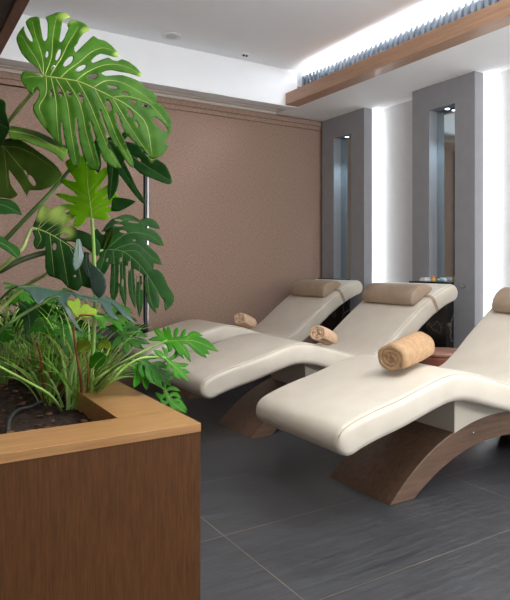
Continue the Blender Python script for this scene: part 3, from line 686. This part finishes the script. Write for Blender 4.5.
leaf(mon, 'leaf', [lobe([(86,252),(86,264),(91,279)],9,.5,.5), lobe([(90,268),(97,280),(96,298)],14,.5)], [], [[(86,253),(87,264),(90,278)]], ((86,252,2.30),(91,280,2.27),(82,264,2.3)), LM_G, 2.6, curl=4, seed=16, vr=0.001, vm=M_VEIN_D)
stalk(mon, 'petiole', [(37,229,2.24),(31,229,2.23),(27,238,2.22),(22,249,2.2),(8,262,2.2),(-15,285,2.25),(-25,330,2.35), Vector((-0.06,2.60,SZ-0.02))], (0.005,0.009), ST_A, 36)
# thick petioles crossing at the left
stalk(mon, 'petiole', [(116,140,2.36),(100,146,2.36),(84,158,2.36),(69,171,2.34),(49.5,193.7,2.32),(28,216,2.3),(7,238,2.3),(-15,262,2.35),(-28,310,2.45), Vector((-0.04,2.66,SZ-0.02))], (0.006,0.011), ST_G, 36)
stalk(mon, 'aerial_root', [(46,252.5,2.30),(36,255,2.28),(20,260.6,2.26),(4,269,2.26),(-14,282,2.3),(-28,330,2.4), Vector((-0.08,2.56,SZ-0.02))], (0.010,0.012), ST_D, 36)
stalk(mon, 'petiole', [(-4,143,2.27),(-18,160,2.36),(-34,220,2.46), Vector((-0.05,2.62,SZ-0.02))], (0.006,0.010), ST_G, 24)
stalk(mon, 'petiole', [(-16,120,2.16),(-36,170,2.3),(-46,260,2.42), Vector((-0.08,2.62,SZ-0.02))], (0.005,0.010), ST_G, 24)
stalk(mon, 'petiole', [(-10,204,2.13),(-30,236,2.25),(-40,300,2.4), Vector((-0.10,2.60,SZ-0.02))], (0.004,0.008), ST_G, 24)
stalk(mon, 'petiole', [(-10,239,2.04),(-30,268,2.2),(-40,320,2.4), Vector((-0.10,2.58,SZ-0.02))], (0.004,0.008), ST_G, 24)
# drooping leaf, its sheen put into the bluish colour
H_polys = [close_smooth(V2((16,286),(24,284.6),(40,286),(54,290),(52,294),(46,298),(40,303),(36,302),(30,294),(22,288)),2), close_smooth(V2((52,290),(66,289.5),(72,292),(70,296),(67,302),(72,312),(80,322),(86,329),(80,325),(68,313),(60,303),(54,298)),2),
 close_smooth(V2((70,290),(80,294),(92,297),(106,297),(110,304),(113,318),(106,312),(101,303),(94,302),(86,300),(76,297)),2), lobe([(104,297),(114,304),(124,315),(137,325)],6,.1), lobe([(100,300),(108,312),(118,322)],5,.1)]
leaf(mon, 'leaf', H_polys, [], [[(18,286),(40,287),(62,290.5),(82,294.5),(104,298),(122,309),(135,323)],[(34,287),(37,300)],[(62,291),(66,308),(84,327)]], ((20,286,2.14),(110,300,2.30),(80,318,2.14)), LM_G, 2.6, curl=2.0, groove=0.005, ripple=0.010, vr=0.0012, vm=M_VEIN_D, seed=17)
leaf(mon, 'leaf', [close_smooth(V2((18,300),(30,304),(40,310),(34,322),(28,336),(33,344),(26,340),(24,322),(20,310)),2)], [], [[(19,302),(28,312),(30,338)]], ((18,300,2.2),(30,340,2.2),(40,310,2.24)), LM_D, 2.6, curl=3, seed=18, vr=0.001, vm=M_VEIN_D)
stalk(mon, 'petiole', [(60,297,2.16),(50,299,2.16),(25,313,2.13),(0,331,2.12),(-20,352,2.2), Vector((-0.06,2.50,SZ-0.02))], (0.004,0.008), ST_G, 24)
stalk(mon, 'petiole', [(18,286,2.14),(8,292,2.18),(-6,310,2.26),(-20,350,2.36), Vector((-0.06,2.64,SZ-0.02))], (0.004,0.007), ST_D, 24)
hang(mon)

# --- tall bright philodendron
ph = thing('bright_philodendron', 'upright philodendron stalk with one glowing yellow-green lobed leaf', 'plant', tuple(on_soil(92, 404)))
D_out = V2((92,218),(87.2,217),(84,223.4),(77.7,226.6),(72.2,224.2),(76,216),(65,213.4),(69.8,210),(58.7,205.2),(64.3,203.3),(76,204.4),(65.8,200.4),(54.4,193.3),(59.5,192),(78.5,196.5),(67.4,187),(56.3,178.6),(61,177),(76,182.2),(70.5,173),(66.5,166),(65.4,161.6),(70.6,159),(78.5,156.4),(88.8,155.8),(91.5,153),(96.7,156),(97,162.4),(95.6,174.3),(103.9,168),(108.5,167),(109.3,170.5),(104,180),(96,192.5),(108.6,183.8),(114.6,182.5),(114.4,186),(102.3,199.7),(113.4,193.3),(118,195.4),(106.2,206.8),(119.7,206),(120,209.6),(105.4,212.3),(110.2,216.3),(104.7,220.2),(96,218.4))
leaf(ph, 'leaf', [close_smooth(D_out, 2)], [], [[(92,219),(90.5,205),(87.5,182),(87,160)],[(92,216),(84,218),(76,223)],[(92,215),(78,210),(63,205)],[(91,208),(78,201),(60,194)],[(90,200),(76,190),(61,180)],[(92,215),(104,207),(117,208)],[(91,210),(102,203),(115,196)],[(90,203),(100,194),(112,185)],[(88.5,192),(98,181),(107,170)]], ((92,219,2.26),(87,156,2.34),(56,193,2.30)), LM_B, 2.8, curl=0.8, groove=0.003, ripple=0.006, vr=0.0010, seed=20)
stalk(ph, 'stalk', [(92,219,2.26),(93.5,245,2.28),(95,290,2.30),(93.5,340,2.31),(91,385,2.32), on_soil(92,404) - Vector((0,0,0.02))], (0.0065,0.009), ST_L, 30)
hang(ph)

# --- philodendron leaning out over the right rim
pr = thing('leaning_philodendron', 'philodendron leaning over the right rim of the planter with deeply cut leaves', 'plant', tuple(on_soil(82, 402)))
I1 = [([(164,341),(190,340.5),(204,344),(218.5,352)],12,.1),([(175,341),(184,350),(191,361)],7.5,.2),([(186,341),(197,349),(207,358)],8,.15),([(170,341),(178,350),(184,358.5)],6,.2),([(166,341),(170,348),(168,352)],6,.3),([(168,340),(160,333),(153.5,326)],6.5,.3),([(170,340),(166,332),(163,326)],5,.3),([(172,339),(169,331),(168,325)],4.5,.3),([(175,339),(176,332),(178,327)],5.5,.4),([(180,339),(184,333),(186,329)],5,.4),([(186,340),(193,334),(203,336)],6,.3),([(167,341),(158,338),(148,339)],5.5,.3),([(192,341),(200,347),(210,355)],8,.2)]
leaf(pr, 'leaf', [lobe(a, b * .85, c * .6, .55) for a, b, c in I1], [], [[(164,341),(190,341),(204,345),(217,351)],[(176,341),(184,350),(190,359)],[(186,341),(197,349),(205,356)],[(168,340),(160,333),(155,328)],[(186,340),(193,335),(201,336)]], ((167,340,2.42),(217,351,2.40),(184,358,2.36)), LM_P, 2.4, curl=1.6, groove=0.003, ripple=0.006, vr=0.0009, seed=21)
I2 = [([(165,358),(175,367),(182,374),(189,382)],9,.2),([(172,363),(182,365),(189.5,364)],6,.2),([(177,369),(184,371),(190,373)],5.5,.2),([(168,360),(175,356),(176,350)],6,.3),([(170,362),(168,367),(170,372)],5,.3),([(176,369),(175,374),(180,380)],6,.2),([(166,358),(160,354),(154,349)],7,.3),([(166,358),(166,352),(162,346)],5,.3)]
leaf(pr, 'leaf', [lobe(a, b * .72, c * .6, .55) for a, b, c in I2], [], [[(165,358),(175,367),(182,374),(188,381)],[(172,363),(182,365.5),(188,364)],[(166,358),(160,354),(155,350)]], ((166,358,2.34),(189,382,2.32),(186,364,2.38)), LM_P, 2.4, curl=2, groove=0.003, ripple=0.005, vr=0.0009, seed=22)
I3 = [([(164,389),(170,400),(178,407),(187,413)],9,.2),([(165,391),(172,388),(181,390.5)],6,.2),([(168,396),(175,394),(181.5,398)],6,.2),([(171,401),(178,400),(184,403)],6,.2),([(166,393),(161,397),(155,392)],7,.3),([(169,399),(165,403),(160,399)],6,.3),([(164,389),(166,381),(173,378)],7,.3),([(176,405),(182,405),(187.5,411)],6,.2),([(172,402),(172,409),(176,412)],7,.3)]
leaf(pr, 'leaf', [lobe(a, b * .72, c * .6, .55) for a, b, c in I3], [], [[(164,389),(170,400),(178,407),(186,412)],[(165,391),(172,388.5),(179,390)],[(168,397),(175,395),(180,397.5)]], ((164,389,2.40),(187,413,2.40),(181,391,2.44)), LM_P, 2.4, curl=2, groove=0.003, ripple=0.005, vr=0.0009, seed=23)
I4 = [([(140,361),(154,369),(164,378),(171,386)],13,.2),([(150,365),(160,364),(170,369)],8,.2),([(156,370),(166,373),(175,376)],7,.2),([(146,364),(148,374),(154,384)],8,.2),([(152,368),(156,378),(163,389)],8,.2),([(143,362),(150,357),(158,358)],7,.3),([(141,362),(140,370),(144,378)],7,.3)]
leaf(pr, 'leaf', [lobe(a, b * .72, c * .6, .55) for a, b, c in I4], [], [[(140,361),(154,369),(164,378),(170,385)],[(150,365),(160,365),(169,369)],[(146,364),(148,374),(153,383)]], ((140,361,2.32),(171,386,2.34),(170,368,2.42)), LM_Q, 2.6, curl=1.6, groove=0.003, ripple=0.006, vr=0.0009, vm=M_VEIN_D, seed=24)
I5 = [([(122,334),(132,342),(144,350)],10,.2),([(123,334),(136,332),(148,336)],9,.3),([(122,334),(124,326),(134,322)],9,.3),([(122,334),(114,328),(108,326)],9,.4),([(122,334),(116,342),(110,347)],9,.3),([(124,336),(126,345),(126,354)],9,.3),([(128,338),(140,341),(150,344)],8,.2),([(123,334),(128,326),(146,328)],7,.2)]
leaf(pr, 'leaf', [lobe(a, b * .72, c * .6, .55) for a, b, c in I5], [], [[(122,334),(132,342),(143,349)],[(123,334),(136,332.5),(146,336)],[(124,336),(126,346),(126,352)]], ((122,334,2.48),(144,350,2.48),(140,324,2.58)), LM_Q, 2.6, curl=1.6, groove=0.003, ripple=0.006, vr=0.0009, vm=M_VEIN_D, seed=25)
I6 = [([(132,366),(142,372),(148,382)],12,.5),([(133,366),(138,376),(134,388)],11,.4),([(134,368),(144,378),(146,390)],9,.4)]
leaf(pr, 'leaf', [lobe(a, b * .72, c * .6, .55) for a, b, c in I6], [], [[(132,366),(140,374),(144,387)]], ((132,366,2.28),(146,388,2.30),(148,376,2.34)), LM_P, 2.6, curl=2, seed=26, vr=0.0009)
bs = on_soil(82, 402)
stalk(pr, 'petiole', [(167,340.5,2.42),(150,348,2.40),(130,358,2.36),(108,371,2.32),(94,382,2.31), bs], (0.004,0.006), ST_L, 26)
stalk(pr, 'petiole', [(166,358,2.34),(155,357,2.32),(140,358.5,2.28),(125,367,2.26),(108,384,2.26), bs + Vector((.01, 0, 0))], (0.0035,0.006), ST_L, 26)
stalk(pr, 'petiole', [(164,389,2.40),(152,382,2.38),(138,377,2.36),(120,378,2.32),(104,386,2.31), bs + Vector((.015, .01, 0))], (0.0035,0.005), ST_L, 26)
stalk(pr, 'petiole', [(140,361,2.32),(128,360,2.32),(112,370,2.32), bs + Vector((.0, .02, 0))], (0.003,0.005), ST_G, 22)
stalk(pr, 'petiole', [(122,334,2.48),(132,348,2.46),(118,362,2.40),(104,378,2.35), bs + Vector((.0, .03, 0))], (0.003,0.005), ST_G, 22)
stalk(pr, 'petiole', [(132,366,2.28),(122,366,2.28),(108,378,2.28), bs + Vector((.0, -.01, 0))], (0.003,0.005), ST_L, 22)
hang(pr)

# --- young philodendron on a red-brown stalk
py = thing('young_philodendron', 'young philodendron on a bent red-brown stalk with yellow-green new leaves', 'plant', tuple(on_soil(81, 406)))
leaf(py, 'leaf', [lobe([(79,316),(76,308),(78,298)],9,.4), lobe([(80,316),(72,306),(67,300)],7,.3), lobe([(81,316),(86,308),(88,304)],10,.4), lobe([(81,316),(92,312),(97,314)],9,.4)], [], [[(79.5,316),(77,308),(78,299)],[(81,316),(86,310),(92,312)]], ((80,316,2.16),(78,298,2.20),(95,312,2.20)), LM_Y, 2.2, curl=1.5, groove=0.002, ripple=0.004, vr=0.0008, seed=30)
leaf(py, 'leaf', [lobe([(94,316),(108,317),(118,318),(126,326)],7,.2), lobe([(106,317),(116,322),(123,332)],6,.2), lobe([(112,317),(122,317),(129,324)],5,.2), lobe([(100,316),(103,322),(105,329)],5,.2)], [], [[(94,316),(108,317),(118,318.5),(125,325)]], ((96,316,2.16),(126,326,2.14),(112,322,2.12)), LM_P, 2.2, curl=2.5, groove=0.002, ripple=0.004, vr=0.0008, seed=31)
leaf(py, 'leaf', [lobe([(80,352),(84,346),(92,347)],11,.7), lobe([(80,352),(80,344),(86,341)],7,.5)], [], [[(80,352),(85,347),(90,347)]], ((80,352,2.2),(92,348,2.2),(86,342,2.24)), LM_Y, 2.2, curl=2, seed=32, vr=0.0007)
leaf(py, 'leaf', [lobe([(93,368),(98,360),(106,355)],13,.8), lobe([(93,368),(94,358),(99,353)],8,.5)], [], [[(93,368),(98,361),(105,356)]], ((93,368,2.26),(106,355,2.28),(96,354,2.3)), LM_P, 2.2, curl=2, seed=33, vr=0.0008)
leaf(py, 'leaf', [lobe([(98,350),(104,344),(111,349)],9,.6)], [], [[(98,350),(104,346),(110,349)]], ((98,350,2.34),(111,349,2.34),(104,343,2.37)), LM_Y, 2.2, curl=2, seed=34, vr=0.0007)
stalk(py, 'stalk', [(96,316,2.16),(88,315,2.16),(80,315.5,2.16),(75,322,2.17),(74,334,2.19),(77,356,2.24),(81,380,2.30), on_soil(81, 406) - Vector((0,0,.02))], (0.0035,0.006), ST_R, 36)
stalk(py, 'stalk', [(80,352,2.20),(87,358,2.24),(88,380,2.29), on_soil(84, 406) - Vector((0,0,.02))], (0.002,0.004), ST_R, 20)
stalk(py, 'stalk', [(93,368,2.26),(92,380,2.28), on_soil(86, 405) - Vector((0,0,.02))], (0.002,0.004), ST_L, 16)
stalk(py, 'stalk', [(98,350,2.34),(97,370,2.33), on_soil(88, 403) - Vector((0,0,.02))], (0.002,0.004), ST_L, 16)
stalk(py, 'stalk', [(-14,359,1.98),(0,367,2.02),(28,382,2.12),(52,397,2.2), on_soil(66, 407) - Vector((0,0,.05))], (0.004,0.006), ST_L, 24)
hang(py)

# --- procedural low plants: lobed leaves on thin stalks, and clumps of strap leaves
def lobed_leaf_bm(L, seed, nl=4, wid=0.62):
    """a cut philodendron leaf lying along +X from the origin, gently arched"""
    rnd = random.Random(seed); polys = []
    S_ = 100.0
    polys.append(lobe([(0, 0), (50, 0), (100, 0)], 26, .2, .6)); vs = [[(0, 0), (50, 0), (98, 0)]]
    for k in range(nl):
        for sg in (1, -1):
            x = 6 + 70 * k / nl; ln = wid * 100 * (0.55 + 0.25 * math.sin(PI * (k + 0.8) / nl)) * rnd.uniform(.85, 1.1); a = math.radians(118 - 78 * k / max(1, nl - 1) + rnd.uniform(-8, 8))
            e = (x + ln * math.cos(a), sg * ln * math.sin(a)); mid = (x + ln * .5 * math.cos(a + .12), sg * ln * .5 * math.sin(a + .12))
            polys.append(lobe([(x, 0), mid, e], 19, .35, .8)); vs.append([(x, 0), mid, e])
    verts, edges = [], []
    for pl in polys:
        o = len(verts); verts += pl; edges += [(o + i, o + (i + 1) % len(pl)) for i in range(len(pl))]
    for i in range(0, 11):
        for j in range(-6, 7):
            p = Vector((i * 10, j * 10.0 + (i % 2) * 5))
            if any(inpoly(p, q) for q in polys): verts.append(p)
    V, E_, F_, *_ = delaunay_2d_cdt(verts, edges, [], 0, 0.2)
    bm = bmesh.new(); lv = bm.verts.layers.float.new('vein'); bm.verts.layers.float.new('pale'); BV = []
    k = L / 100
    for v in V:
        dv = min(min(segd(v, Vector(a), Vector(b)) for a, b in zip(q, q[1:])) for q in vs)
        z = -0.0028 * v.x * v.x - 0.004 * v.y * v.y + 1.2 * (1 - math.exp(-dv / 5)) + 3 * NZ.noise((v.x * .03, v.y * .03, seed))
        b = bm.verts.new((v.x * k, v.y * k, z * k)); b[lv] = max(0, 1 - dv / 3.5); BV.append(b)
    for f in F_:
        c = sum((V[i] for i in f), Vector((0, 0))) / len(f)
        if any(inpoly(c, q) for q in polys): bm.faces.new([BV[i] for i in f])
    bmesh.ops.delete(bm, geom=[b for b in bm.verts if not b.link_faces], context='VERTS')
    return bm
_lm = {}
def proto(seed, m):
    if (seed, m.name) not in _lm:
        o = obj('leaf', lobed_leaf_bm(1.0, seed, 4 + seed % 2), m, smooth=True); me = o.data; bpy.data.objects.remove(o); _lm[(seed, m.name)] = me
    return _lm[(seed, m.name)]
def low_plant(base, n, hgt, reach, size, mats, label, seed, az=(0, 360), st=ST_L):
    rnd = random.Random(seed); root = thing('low_philodendron', label, 'plant', tuple(base))
    for i in range(n):
        a = math.radians(az[0] + (az[1] - az[0]) * (i + rnd.uniform(.2, .8)) / n); h = hgt * rnd.uniform(.55, 1.05); r = reach * rnd.uniform(.5, 1.05)
        d = Vector((math.cos(a), math.sin(a), 0)); e = d * r + Vector((0, 0, h))
        bm = bmesh.new(); tube(bm, [d * 0.01 - Vector((0, 0, .02)), d * r * .25 + Vector((0, 0, h * .6)), d * r * .65 + Vector((0, 0, h * .95)), e], lambda t: 0.0045 - 0.002 * t, 6, 14)
        obj('stalk', bm, st, root, smooth=True)
        s = size * rnd.uniform(.75, 1.15)
        o = bpy.data.objects.new('leaf', proto(rnd.randrange(4), rnd.choice(mats))); COL.objects.link(o); o.parent = root
        o.location = e; o.scale = (s, s, s)
        o.rotation_euler = (rnd.uniform(-.35, .35), rnd.uniform(0.1, 0.75), a + rnd.uniform(-.4, .4))
    return root
def strap_clump(base, n, ln, label, seed, mats, w_=0.008, az=(0, 360), upright=1.0, name='strap_leaf_plant'):
    rnd = random.Random(seed); root = thing(name, label, 'plant', tuple(base))
    for i in range(n):
        a = math.radians(rnd.uniform(*az)); L_ = ln * rnd.uniform(.6, 1.1); up = rnd.uniform(.55, 1.0) * upright; bow = rnd.uniform(.3, 1.0)
        d = Vector((math.cos(a), math.sin(a), 0)); sd = Vector((-d.y, d.x, 0)); o0 = Vector((rnd.uniform(-.03, .03), rnd.uniform(-.03, .03), -.015))
        bm = bmesh.new(); rows = []; N = 12; p = o0.copy(); an = math.pi / 2 * up + .1
        for k in range(N + 1):
            t = k / N; ww = w_ / 2 * (0.75 + .25 * t) * (1 if t < .6 else 1 - ((t - .6) / .4) ** 1.6 * .95)
            nn = Vector((-d.x * math.sin(an), -d.y * math.sin(an), math.cos(an)))
            rows.append([bm.verts.new(p - sd * ww), bm.verts.new(p - nn * ww * .35), bm.verts.new(p + sd * ww)])
            p = p + (d * math.cos(an) + Vector((0, 0, 1)) * math.sin(an)) * (L_ / N); an -= bow * 2.0 / N * (0.4 + t)
        for r0, r1 in zip(rows, rows[1:]):
            for q in range(2): bm.faces.new((r0[q], r0[q + 1], r1[q + 1], r1[q]))
        o = obj('strap_leaf', bm, rnd.choice(mats), root, smooth=True)
        md = o.modifiers.new('solid', 'SOLIDIFY'); md.thickness = 0.001
    return root
SB1 = leaf_mat('strap_leaf_green', srgb(140, 196, 70), srgb(160, 212, 90), srgb(170, 200, 130), 0.4, 0.25)
SB2 = leaf_mat('strap_leaf_pale', srgb(172, 214, 118), srgb(198, 230, 150), srgb(200, 220, 170), 0.4, 0.25)
SB3 = leaf_mat('strap_leaf_yellow', srgb(156, 168, 62), srgb(176, 184, 80), srgb(190, 200, 120), 0.4, 0.25)
SB4 = leaf_mat('strap_leaf_dry', srgb(140, 84, 46), srgb(160, 104, 62), srgb(170, 120, 80), 0.6, 0.15)
strap_clump(on_soil(48, 404), 26, 0.34, 'clump of light green strap leaves at the planter front left of the bright stalk', 3, [SB1, SB1, SB2, SB1, SB2, SB4], 0.011, upright=1.0)
strap_clump(on_soil(84, 402), 34, 0.44, 'clump of pale strap leaves at the inner corner of the planter rim', 4, [SB1, SB2, SB2, SB3], 0.011, (-80, 130), 0.9)
strap_clump(on_soil(62, 388), 26, 0.42, 'clump of green strap leaves in the middle of the planter', 5, [SB1, SB2, SB1], 0.010)
strap_clump(on_soil(10, 378), 26, 0.46, 'clump of thin green strap leaves at the left edge of the picture', 6, [SB1, SB2, SB1], 0.009)
strap_clump(on_soil(34, 370), 24, 0.42, 'clump of thin green strap leaves near the far planter rim', 8, [SB1, SB2], 0.009)
strap_clump(on_soil(72, 408), 20, 0.36, 'clump of long arching pale leaves crowding the bases of the bright and red stalks', 21, [SB1, SB2, SB2], 0.012, (0, 360), 0.95)
strap_clump(on_soil(92, 396), 22, 0.40, 'clump of pale arching leaves spilling over the right rim of the planter', 22, [SB2, SB1, SB2], 0.012, (-70, 70), 0.85)
strap_clump(on_soil(36, 386), 22, 0.40, 'clump of upright light green leaves left of the centre of the planter', 23, [SB1, SB2], 0.011, (0, 360), 1.0)
low_plant(on_soil(4, 384), 12, 0.46, 0.22, 0.14, [LM_P, LM_P, LM_Q], 'low bushy green philodendron at the left edge of the planter', 11)
low_plant(on_soil(26, 366), 13, 0.46, 0.24, 0.15, [LM_P, LM_P, LM_Q], 'low green philodendron at the back of the planter behind the clumps', 12)
low_plant(on_soil(70, 378), 11, 0.38, 0.24, 0.16, [LM_Q, LM_P, LM_Q], 'low green philodendron beside the right inner rim of the planter', 13)
low_plant(on_soil(52, 398), 7, 0.18, 0.10, 0.075, [LM_P, LM_P], 'small green seedling plant among the front strap leaves', 14, st=ST_L)
low_plant(on_soil(50, 366), 12, 0.44, 0.22, 0.15, [LM_Q, LM_Q, LM_P], 'deep green philodendron under the hanging dark leaf, by the far planter corner', 15)
